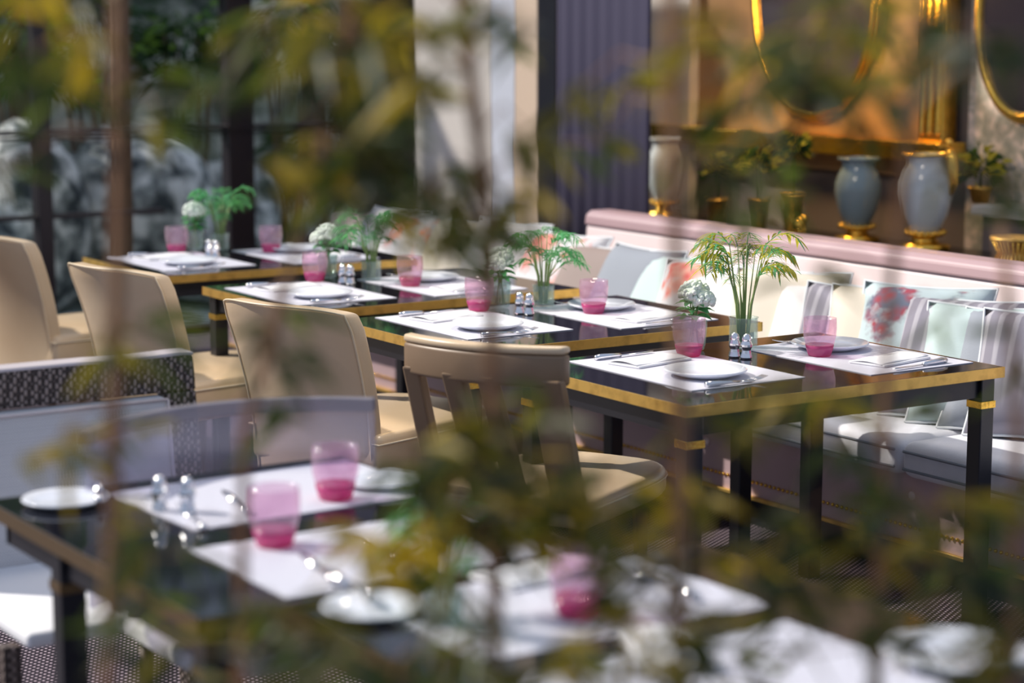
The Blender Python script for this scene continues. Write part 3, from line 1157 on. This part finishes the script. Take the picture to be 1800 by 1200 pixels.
ZT = TH + 0.0003
ZM = TH + 0.0026
settings = [
    # near mat, far mat, tumbler near, tumbler far, flowers, palm, shaker
    dict(nm=(-7.60, 3.40), fm=(-7.55, 3.92), tn=(-7.88, 3.51), tf=(-7.69, 3.84), fl=(-7.90, 3.60), pa=(-7.87, 3.70), sh=(-7.68, 3.56)),
    dict(nm=(-6.46, 3.37), fm=(-6.42, 3.88), tn=(-6.74, 3.54), tf=(-6.43, 3.76), fl=(-6.79, 3.62), pa=(-6.66, 3.73), sh=(-6.64, 3.60)),
    dict(nm=(-5.52, 3.45), fm=(-5.45, 3.96), tn=(-5.75, 3.62), tf=(-5.50, 3.90), fl=(-5.78, 3.72), pa=(-5.73, 3.86), sh=(-5.63, 3.70)),
    dict(nm=(-4.47, 3.47), fm=(-4.40, 4.02), tn=(-4.64, 3.62), tf=(-4.44, 3.93), fl=(-4.72, 3.70), pa=(-4.68, 3.85), sh=(-4.56, 3.72)),
]
for i, s in enumerate(settings):
    D = tdesc[i]
    for key, side, sgn in (('nm', 'chair side', 1), ('fm', 'cushion side', -1)):
        x, y = s[key]
        fl = 0 if sgn > 0 else PI
        c = math.cos(fl)
        place('mat', mk_mat, (x, y, ZT), fl, 'pale lilac-white placemat on the %s, %s' % (D, side), 'placemats on the banquette tables')
        place('plate', mk_plate, (x + 0.12 * c, y - 0.02 * c, ZM), 0, 'white dinner plate on the placemat of the %s, %s' % (D, side), 'dinner plates')
        place('napkin', mk_napkin, (x - 0.14 * c, y - 0.01 * c, ZM), fl + 0.2, 'folded white napkin lying on the %s, %s' % (D, side), 'napkins')
        place('knife', mk_knife, (x - 0.245 * c, y - 0.12 * c, ZM), fl + 0.1, 'silver knife at the mat edge on the %s, %s' % (D, side), 'knives')
        zf = ZM
        place('fork', mk_fork, (x + 0.262 * c, y - 0.13 * c, zf), fl, 'outer silver fork at the mat edge on the %s, %s' % (D, side), 'forks')
    x, y = s['tn']
    place('tumbler', mk_tumbler, (x, y, ZM), 0, 'pink glass tumbler beside the flowers on the %s' % D, 'pink tumblers')
    x, y = s['tf']
    place('tumbler', mk_tumbler, (x, y, ZM), 0, 'pink glass tumbler on the cushion-side mat of the %s' % D, 'pink tumblers')
    x, y = s['fl']
    place('flowers', mk_flowers, (x, y, ZT), i * 1.3, 'white hydrangea in a small clear vase on the %s' % D, 'hydrangea vases')
    x, y = s['pa']
    if i < 3:
        place('palm', mk_palm, (x, y, ZT), i * 2.0, 'green palm sprigs in a clear vase on the %s' % D, 'palm vases')
    else:
        o = mk_palm(True)
        o.location = (x, y, ZT)
        o['label'] = 'yellowing palm sprigs in a clear vase on the %s' % D
        o['group'] = 'palm vases'
        for ch in o.children:
            pass
        o.scale = (1.15, 1.15, 1.25)
    x, y = s['sh']
    for k, (dx, dy) in enumerate(((0, 0), (0.038, 0.012))):
        place('shaker', mk_shaker, (x + dx, y + dy, ZT), 0, '%s silver shaker of the pair on the %s' % (('first', 'second')[k], D), 'silver shakers')

# ------------------------------------------------------------------ leather chairs
def seat_outline(w, d, front=True, n=16):
    """D-shaped seat: straight at the back, rounded toward the table (+y)"""
    pts = [(-w / 2, 0), (w / 2, 0)]
    for k in range(n + 1):
        a = PI * k / n
        ca, sa = math.cos(a), math.sin(a)
        sg = 1 if ca >= 0 else -1
        pts.append((w / 2 * sg * abs(ca) ** 0.55 * (1 + 0.0), d * 0.55 + d * 0.45 * sa ** 0.7))
    return pts


def make_chair():
    t = thing('dining_chair', 'x', 'chair')
    W, Dp = 0.54, 0.62
    bm = B()
    prism(bm, seat_outline(W, Dp), 0.37, 0.505)
    st = obj('seat', bm, M['leather'], t, bevel=0.028, seg=4)
    bm = B()
    pts = [(x * 0.985, y * 0.985 + 0.002, 0.478) for x, y in seat_outline(W + 0.012, Dp + 0.008)]
    tube(bm, pts + [pts[0]], 0.0035, 6, False)
    obj('piping', bm, M['leather_seam'], st)
    # back: curved shell leaning away from the table
    bm = B()
    nu, nv = 18, 12
    z0, z1 = 0.30, 0.885
    g = {}
    for s in (0, 1):
        for i in range(nu + 1):
            for j in range(nv + 1):
                u = 2 * i / nu - 1
                v = j / nv
                wv = 0.235 + 0.025 * v
                if v > 0.93:
                    wv -= 0.012
                lean = 0.01 - 0.12 * v * v
                curve = -0.085 * (1 - u * u) * v
                th = 0.050 + 0.012 * v
                g[(s, i, j)] = bm.verts.new((u * wv, lean + curve + (th if s else 0), z0 + (z1 - z0) * v - 0.018 * (abs(u) ** 4) * v))
    for s in (0, 1):
        for i in range(nu):
            for j in range(nv):
                bm.faces.new((g[(s, i, j)], g[(s, i + 1, j)], g[(s, i + 1, j + 1)], g[(s, i, j + 1)]))
    for i in range(nu):
        for j in (0, nv):
            bm.faces.new((g[(0, i, j)], g[(0, i + 1, j)], g[(1, i + 1, j)], g[(1, i, j)]))
    for j in range(nv):
        for i in (0, nu):
            bm.faces.new((g[(0, i, j)], g[(0, i, j + 1)], g[(1, i, j + 1)], g[(1, i, j)]))
    edge = [g[(0, i, j)].co.copy() for i, j in [(0, q) for q in range(nv + 1)] + [(q, nv) for q in range(1, nu + 1)] + [(nu, nv - q) for q in range(1, nv + 1)]]
    bk = obj('backrest', bm, M['leather'], t, bevel=0.012, seg=3)
    bm = B()
    tube(bm, [e + Vector((0, -0.001, 0.0)) for e in edge], 0.0032, 6)
    obj('piping', bm, M['leather_seam'], bk)
    for sx in (-1, 1):
        for y, dy in ((0.04, -0.05), (0.40, 0.0)):
            bm = B()
            tube(bm, [(sx * 0.20, y, 0.37), (sx * 0.21, y + dy, 0.0)], [0.024, 0.015], 4)
            obj('leg', bm, M['brown_wood'], t, smooth=False)
    return t


ch = make_chair()
# (centre of the back's top edge, yaw)
cd = [((-5.44, 2.84), math.radians(17), 'tan leather dining chair with full back, in front of the third banquette table'),
      ((-6.56, 2.78), math.radians(12), 'tan leather dining chair behind the brown cane, at the second-farthest table'),
      ((-7.80, 2.80), math.radians(10), 'tan leather dining chair at the picture edge, at the farthest table'),
      ((-6.02, 3.05), math.radians(-20), 'tan leather dining chair tucked half under the second-farthest table')]
ch.location = (*cd[0][0], 0)
ch.rotation_euler = (0, 0, cd[0][1])
ch['label'] = cd[0][2]
ch['group'] = 'tan leather dining chairs'
for (x, y), rz, lb in cd[1:3]:
    dup(ch, (x, y, 0), rz, lb, 'tan leather dining chairs')
dup(ch, (-7.75, 2.30, 0), 2.6, 'tan leather dining chair turned the other way in the far corner', 'tan leather dining chairs')

# chair whose reflection-ghosted back is built as open frame, before table three
t = thing('dining_chair', 'tan leather dining chair with reflection-ghosted back built as open frame and cream seat before the nearest banquette table', 'chair', (-4.48, 2.90, 0), math.radians(27), 'tan leather dining chairs')
W, Dp = 0.48, 0.60
bm = B()
prism(bm, seat_outline(W, Dp), 0.40, 0.475)
st = obj('seat', bm, M['leather'], t, bevel=0.022, seg=4)
bm = B()
pts = [(x * 0.985, y * 0.985 + 0.002, 0.452) for x, y in seat_outline(W + 0.010, Dp + 0.008)]
tube(bm, pts + [pts[0]], 0.0035, 6, False)
obj('piping', bm, M['leather_seam'], st)
bm = B()
n = 20
pa = []
for k in range(n + 1):
    u = 2 * k / n - 1
    pa.append((u * 0.235, -0.12 - 0.055 * (1 - u * u)))
outl = pa + [(x, y + 0.04) for x, y in pa[::-1]]
prism(bm, outl, 0.79, 0.872)
obj('top_rail', bm, M['shaded_tan_leather'], t, bevel=0.01, seg=3)
bm = B()
prism(bm, [(x, y) for x, y in outl], 0.872, 0.892)
obj('rail_cap', bm, M['leather'], t, bevel=0.008, seg=3)
for x, wd in ((-0.205, 0.05), (-0.06, 0.06), (0.04, 0.05), (0.190, 0.09)):
    bm = B()
    u = x / 0.235
    yt = -0.105 - 0.055 * (1 - u * u)
    vs = box(bm, x - wd / 2, x + wd / 2, -0.018, 0.018, 0.0, 1.0)
    for v in vs:
        k = v.co.z
        v.co.z = 0.44 + 0.37 * k
        v.co.y += 0.01 * (1 - k) + yt * k
    obj('back_post', bm, M['shaded_tan_leather'], t, smooth=False, bevel=0.006)
for sx in (-1, 1):
    for y, dy in ((0.04, -0.05), (0.40, 0.0)):
        bm = B()
        tube(bm, [(sx * 0.19, y, 0.41), (sx * 0.20, y + dy, 0.0)], [0.024, 0.015], 4)
        obj('leg', bm, M['brown_wood'], t, smooth=False)

# ------------------------------------------------------------------ grey armchair with embossed hide frame, facing the near tables (+x)
t = thing('armchair', 'grey upholstered chair with embossed brown hide frame beside the near table', 'chair', (-4.62, 1.68, 0), -PI / 2)
# local +y is the direction it faces; rz=-90deg sends local +y to world +x
w2 = 0.43
def slab(x0, x1, z0, z1, y0, y1, lean=-0.14):
    bb = B()
    vs = box(bb, x0, x1, y0, y1, z0, z1)
    for v in vs:
        v.co.y += lean * (v.co.z - 0.4)
    return bb
obj('top_rail', slab(-w2, w2, 0.80, 0.885, -0.03, 0.035), M['hide'], t, smooth=False, bevel=0.006)
obj('rail_edge', slab(-w2, w2, 0.885, 0.893, -0.031, 0.036), M['hide_edge'], t, smooth=False, bevel=0.002)
for sx in (-1, 1):
    a, c = (w2 - 0.08, w2) if sx > 0 else (-w2, -w2 + 0.08)
    obj('side_post', slab(a, c, 0.0, 0.80, -0.03, 0.035), M['hide'], t, smooth=False, bevel=0.006)
bm = slab(-w2 + 0.085, w2 - 0.085, 0.42, 0.795, 0.0, 0.06)
obj('back_cushion', bm, M['fabric'], t, bevel=0.015, seg=3)
bm = B()
for xs in (-w2 + 0.088, w2 - 0.088):
    tube(bm, [(xs, 0.062 - 0.14 * (z - 0.4), z) for z in (0.43, 0.6, 0.79)], 0.004, 6)
tube(bm, [(-w2 + 0.088, 0.062 - 0.14 * 0.39, 0.79), (w2 - 0.088, 0.062 - 0.14 * 0.39, 0.79)], 0.004, 6)
obj('piping', bm, M['hide_edge'], t)
bm = B()
box(bm, -0.28, 0.24, 0.05, 0.60, 0.415, 0.45)
obj('seat', bm, M['napkin'], t, bevel=0.012, seg=3)  # sunlight on the seat put into its white colour
for sx in (-1, 1):
    bm = B()
    box(bm, sx * 0.25 - 0.02, sx * 0.25 + 0.02, 0.50, 0.54, 0, 0.41)
    obj('leg', bm, M['hide'], t, smooth=False, bevel=0.004)

# ------------------------------------------------------------------ reflected rounded chair back, built as a see-through chair, at the far side of the near table
t = thing('reflected_tub_chair', 'reflection built as see-through tub chair with curved rim behind the near table', 'chair', (-4.0, 1.86, 0), -PI / 2)
def arc_shell(r0, r1, z0, z1, a0=-0.80, a1=0.80, yc=0.42, lean=0.0, n=28):
    bb = B()
    inner, outer = [], []
    for k in range(n + 1):
        a = a0 + (a1 - a0) * k / n
        inner.append((r0 * math.sin(a), yc - r0 * math.cos(a)))
        outer.append((r1 * math.sin(a), yc - r1 * math.cos(a)))
    prism(bb, inner + outer[::-1], z0, z1)
    return bb
obj('backrest', arc_shell(0.45, 0.462, 0.52, 0.855), M['ghost_back'], t, smooth=False)
obj('rim', arc_shell(0.442, 0.472, 0.855, 0.885), M['ghost_rim'], t, smooth=False, bevel=0.004)
bm = B()
prism(bm, seat_outline(0.44, 0.42), 0.42, 0.46)
obj('seat', bm, M['fabric'], t, bevel=0.012, seg=3)
for sx in (-1, 1):
    for y in (0.03, 0.36):
        bm = B()
        tube(bm, [(sx * 0.18, y, 0.43), (sx * 0.20, y, 0.0)], [0.016, 0.012], 8)
        obj('leg', bm, M['brown_wood'], t)
    bm = B()
    tube(bm, [(sx * 0.19, 0.01, 0.42), (sx * 0.22, 0.02, 0.56)], 0.012, 8)
    obj('bracket', bm, M['brown_wood'], t)

# ------------------------------------------------------------------ near tables
make_table(1.00, 0.80, 'near black brass-edged table below the tub chair', (-3.98, 1.35, 0), M['bronze'])
make_table(1.15, 0.82, 'near black table closest to the camera at the picture bottom', (-2.94, 1.50, 0), M['bronze'])
NG = 'placemats on the near tables'
place('mat', mk_mat, (-3.20, 1.80, ZT), PI / 2, 'white placemat under the knife and tumbler on the near table', NG)
place('mat', mk_mat, (-3.72, 1.86, ZT), PI / 2 + 0.05, 'white placemat at the tub chair end of the near table', NG)
place('mat', mk_mat, (-2.73, 1.88, ZT), PI / 2, 'white placemat under the folded napkin on the closest table', NG)
place('mat', mk_mat, (-2.27, 1.84, ZT), PI / 2, 'white placemat at the bottom edge of the picture on the closest table', NG)
place('napkin', mk_napkin, (-2.90, 1.95, ZM), 0.1, 'folded white napkin standing out on the closest table', 'napkins')
used['napkin_near'] = used['napkin']
place('napkin', mk_napkin, (-2.42, 1.86, ZM), 1.2, 'folded napkin at the bottom edge of the closest table', 'napkins')
place('plate', mk_plate, (-2.16, 2.19, ZM), 0, 'white plate with glinting rim at the corner of the closest table', 'dinner plates')
place('side', mk_sideplate, (-2.86, 1.60, ZT), 0, 'small round white plate holding a knife on the closest table', 'side plates')
place('side', mk_sideplate, (-3.86, 1.47, ZT), 0, 'small round white plate at the tub chair corner of the near table', 'side plates')
place('side', mk_sideplate, (-3.66, 2.07, ZM), 0, 'small white plate beside the far tumbler on the near table', 'side plates')
place('tumbler', mk_tumbler, (-3.33, 1.66, ZM), 0, 'pink glass tumbler standing on the white mat of the near table', 'pink tumblers')
place('tumbler', mk_tumbler, (-3.60, 1.93, ZM), 0, 'pink glass tumbler behind the other one on the near table', 'pink tumblers')
place('tumbler', mk_tumbler, (-2.66, 1.86, ZM), 0, 'pink glass tumbler beside the folded napkin on the closest table', 'pink tumblers')
place('knife', mk_knife, (-3.03, 1.62, ZM), 1.35, 'silver knife lying beside the tumbler on the near table', 'knives')
place('knife', mk_knife, (-2.86, 1.60, TH + 0.018), 1.45, 'silver knife resting across the small plate on the closest table', 'knives')
place('knife', mk_knife, (-3.10, 1.78, ZM), 1.40, 'second silver knife on the white mat of the near table', 'knives')
place('knife', mk_knife, (-3.76, 1.50, TH + 0.015), 1.20, 'silver knife across the small plate at the tub chair corner', 'knives')
place('knife', mk_knife, (-3.56, 1.72, ZM), 1.35, 'silver knife before the far tumbler on the near table', 'knives')
place('fork', mk_fork, (-3.14, 2.02, ZM), 1.45, 'silver fork with upturned tines on the near table mat', 'forks')
place('fork', mk_fork, (-3.50, 1.60, ZT), 1.35, 'silver fork between the two mats of the near table', 'forks')
place('fork', mk_fork, (-2.62, 2.07, ZM), 1.55, 'silver fork at the edge of the closest table', 'forks')
place('palm', mk_palm, (-2.74, 1.66, ZT), 0.4, 'palm sprigs in a clear vase on the closest table', 'palm vases').scale = (0.8, 0.8, 0.75)
place('shaker', mk_shaker, (-3.70, 1.60, ZT), 0, 'silver shaker on the near table, first of two', 'silver shakers')
place('shaker', mk_shaker, (-3.66, 1.64, ZT), 0, 'silver shaker on the near table, second of two', 'silver shakers')

# ------------------------------------------------------------------ bamboo in front
LM = [M['leaf_g'], M['leaf_y'], M['leaf_backlit'], M['leaf_o'], M['culm']]
KI = {'g': 0, 'y': 1, 'd': 2, 'o': 3}


def twig(bm, *a):
    n0 = len(bm.faces)
    tube(bm, *a)
    bm.faces.ensure_lookup_table()
    for f in bm.faces[n0:]:
        f.material_index = 4


def bamboo(label, cane, clusters, seed, rad=0.008):
    """cane: [(px, py, dist)...] top to bottom; clusters: (px, py, spread px, leaves, kinds, dist)"""
    rnd = random.Random(seed)
    pts = [on_dist(*c) for c in cane]
    base = pts[-1].copy()
    base.z = 0
    root = thing('bamboo_plant', label, 'bamboo', (base.x, base.y, 0), 0, 'bamboo plants in front of the tables')
    loc = Vector((base.x, base.y, 0))
    bm = B()
    path = [base] + pts[::-1]
    fine = []
    for a, c in zip(path, path[1:]):
        for k in range(6):
            fine.append(a.lerp(c, k / 6))
    fine.append(path[-1])
    tube(bm, [p - loc for p in fine], [rad * (1.15 if k % 3 == 0 else 0.95) for k in range(len(fine))], 10)
    obj('cane', bm, M['culm'], root)
    bm = B()
    for px, py, sp, n, kinds, dist in clusters:
        n = int(n * 1.35)
        c = on_dist(px, py, dist)
        near = min(fine, key=lambda q: (q - c).length)
        mid = near.lerp(c, 0.5) + Vector((0, 0, 0.03))
        twig(bm, [near - loc, mid - loc, c - loc], [0.0022, 0.0016, 0.0010], 5)
        k = 0
        while k < n:
            d = dist + rnd.uniform(-0.22, 0.22)
            r = sp * math.sqrt(rnd.random())
            a = rnd.uniform(0, 2 * PI)
            p = on_dist(px + r * math.cos(a), py + r * math.sin(a) * 0.8, d)
            hd = rnd.uniform(0, 2 * PI)
            if r > 25:
                twig(bm, [c - loc, p - loc], 0.0008, 4)
            for q in range(rnd.choice((2, 3, 4))):
                aa = hd + rnd.uniform(-0.9, 0.9)
                dv = Vector((math.cos(aa), math.sin(aa), rnd.uniform(-1.0, 0.35)))
                mi = KI[rnd.choice(kinds)]
                leaf(bm, p - loc, dv, rnd.uniform(0.055, 0.095), rnd.uniform(0.010, 0.016), Vector((rnd.uniform(-1, 1), rnd.uniform(-1, 1), rnd.uniform(-1, 1))), mi, 0.2)
                k += 1
    obj('foliage', bm, LM, root)
    return root


bamboo('bamboo with a straight brown cane crossing the grey armchair',
       [(205, -60, 2.35), (208, 400, 2.3), (200, 800, 2.3), (188, 1260, 2.3)],
       [(60, 10, 80, 14, 'gyo', 2.3), (30, 110, 60, 10, 'dg', 2.4), (120, 60, 50, 8, 'yo', 2.2), (260, 170, 70, 14, 'dgo', 2.4), (110, 140, 60, 10, 'dg', 2.4),
        (160, 600, 50, 7, 'go', 2.3), (110, 760, 40, 5, 'oy', 2.2), (70, 800, 35, 4, 'go', 2.2), (190, 760, 40, 6, 'og', 2.3), (250, 600, 60, 6, 'go', 2.4),
        (20, 300, 50, 8, 'dg', 2.4), (240, 900, 60, 8, 'go', 2.3), (230, 1090, 70, 10, 'dgo', 2.3)], 1)
bamboo('dense bamboo with yellow leaf tips above the farthest tables',
       [(640, -60, 2.35), (560, 300, 2.4), (430, 760, 2.4), (420, 1260, 2.4)],
       [(600, 30, 90, 22, 'yyog', 2.2), (680, 70, 80, 22, 'yog', 2.3), (560, 130, 80, 26, 'dgd', 2.4), (640, 200, 90, 36, 'dgd', 2.35), (650, 290, 80, 30, 'dgd', 2.4), (470, 60, 70, 14, 'dgo', 2.4), (600, 360, 60, 12, 'dgo', 2.4),
        (520, 300, 60, 10, 'oyg', 2.4), (570, 250, 60, 10, 'yo', 2.3), (380, 160, 60, 10, 'dg', 2.4), (460, 620, 70, 9, 'gd', 2.3), (480, 560, 40, 5, 'gd', 2.3),
        (420, 1150, 110, 22, 'god', 2.2), (540, 1120, 90, 22, 'god', 2.2), (600, 1180, 90, 18, 'go', 2.2), (300, 980, 60, 8, 'go', 2.3), (500, 730, 50, 6, 'g', 2.3)], 2, 0.006)
bamboo('bamboo leaning over the cream panels and the middle table',
       [(805, -60, 2.35), (835, 200, 2.35), (862, 420, 2.35), (868, 800, 2.35), (872, 1260, 2.35)],
       [(740, 30, 60, 12, 'yog', 2.3), (860, 20, 60, 10, 'dgo', 2.3), (780, 150, 60, 12, 'ogy', 2.3), (760, 330, 80, 22, 'gog', 2.3), (820, 400, 80, 20, 'dgo', 2.3),
        (880, 330, 60, 11, 'go', 2.3), (720, 400, 60, 12, 'ogy', 2.4), (940, 40, 30, 4, 'd', 2.2), (960, 320, 60, 5, 'oy', 2.4), (930, 230, 40, 4, 'o', 2.4),
        (880, 780, 90, 30, 'yogod', 2.3), (950, 830, 90, 34, 'ygod', 2.3), (800, 850, 90, 34, 'gdo', 2.3), (730, 820, 60, 18, 'gd', 2.3), (860, 920, 90, 36, 'ogyd', 2.3),
        (660, 960, 50, 16, 'yyo', 2.2), (730, 950, 50, 14, 'yy', 2.2), (770, 1010, 50, 9, 'go', 2.3), (980, 900, 80, 18, 'gyo', 2.3), (1080, 930, 60, 12, 'ygo', 2.3),
        (700, 1160, 80, 18, 'gd', 2.2), (820, 1150, 70, 14, 'dgo', 2.2), (900, 1170, 60, 12, 'go', 2.2), (940, 680, 40, 4, 'go', 2.4), (800, 680, 30, 3, 'go', 2.4)], 3)
bamboo('bamboo with a thick brown cane in front of the pale urn',
       [(1180, -60, 2.2), (1184, 300, 2.2), (1196, 760, 2.2), (1190, 1260, 2.2)],
       [(1010, 160, 50, 5, 'o', 2.5), (1100, 170, 50, 4, 'o', 2.5), (1050, 250, 70, 6, 'og', 2.5), (1260, 60, 60, 13, 'ogy', 2.3), (1300, 170, 70, 14, 'dgo', 2.3),
        (1250, 300, 50, 8, 'dgo', 2.4), (1320, 330, 60, 12, 'dgo', 2.4), (1370, 80, 60, 14, 'oyg', 2.3), (1060, 850, 70, 10, 'ogy', 2.3), (1200, 860, 60, 9, 'yo', 2.3),
        (1140, 1010, 90, 18, 'ogd', 2.3), (1080, 1100, 90, 18, 'gyo', 2.2), (1010, 1140, 70, 12, 'ogy', 2.2), (1220, 740, 50, 6, 'og', 2.3), (1280, 960, 50, 8, 'oy', 2.3), (1240, 1110, 90, 15, 'ogd', 2.3)], 4, 0.008)
bamboo('bamboo with drooping dark leaves and thin cane near the large urn',
       [(1625, -60, 2.3), (1600, 200, 2.3), (1560, 560, 2.35), (1540, 1260, 2.35)],
       [(1480, 30, 80, 26, 'oyg', 2.3), (1440, 110, 70, 22, 'ogo', 2.3), (1380, 180, 60, 14, 'ogd', 2.3), (1500, 210, 50, 4, 'od', 2.3), (1560, 150, 60, 11, 'og', 2.3), (1700, 40, 60, 11, 'd', 2.0), (1740, 90, 40, 7, 'd', 2.0), (1790, 150, 40, 6, 'd', 2.1),
        (1640, 60, 60, 9, 'go', 2.3), (1690, 300, 50, 6, 'dgo', 2.3), (1770, 330, 50, 6, 'dg', 2.3), (1430, 700, 60, 11, 'oyg', 2.3), (1380, 690, 50, 8, 'yo', 2.3), (1480, 790, 50, 7, 'dg', 2.3),
        (1650, 740, 50, 5, 'gd', 2.4), (1680, 560, 40, 4, 'g', 2.4), (1420, 470, 40, 4, 'o', 2.4), (1650, 900, 60, 10, 'ogy', 2.3), (1400, 900, 70, 10, 'ogd', 2.3), (1560, 870, 40, 6, 'gd', 2.3)], 5, 0.006)
bamboo('leafy bamboo filling the corner over the carpet',
       [(1760, 380, 2.4), (1790, 760, 2.3), (1780, 1260, 2.3)],
       [(1680, 920, 70, 12, 'ogy', 2.3), (1740, 1000, 80, 14, 'ogd', 2.3), (1600, 1010, 90, 12, 'odg', 2.3), (1450, 1040, 90, 12, 'odg', 2.3), (1360, 950, 70, 9, 'oyd', 2.3), (1770, 1100, 70, 15, 'gyo', 2.2),
        (1340, 1060, 70, 16, 'od', 2.3), (1500, 1120, 90, 12, 'odg', 2.3), (1600, 900, 70, 10, 'dog', 2.3), (1250, 1180, 80, 10, 'odg', 2.2), (1700, 1170, 60, 9, 'ogd', 2.2), (1780, 640, 40, 5, 'gd', 2.4), (1500, 960, 60, 6, 'yo', 2.3), (1760, 860, 50, 8, 'ogd', 2.3)], 6, 0.006)
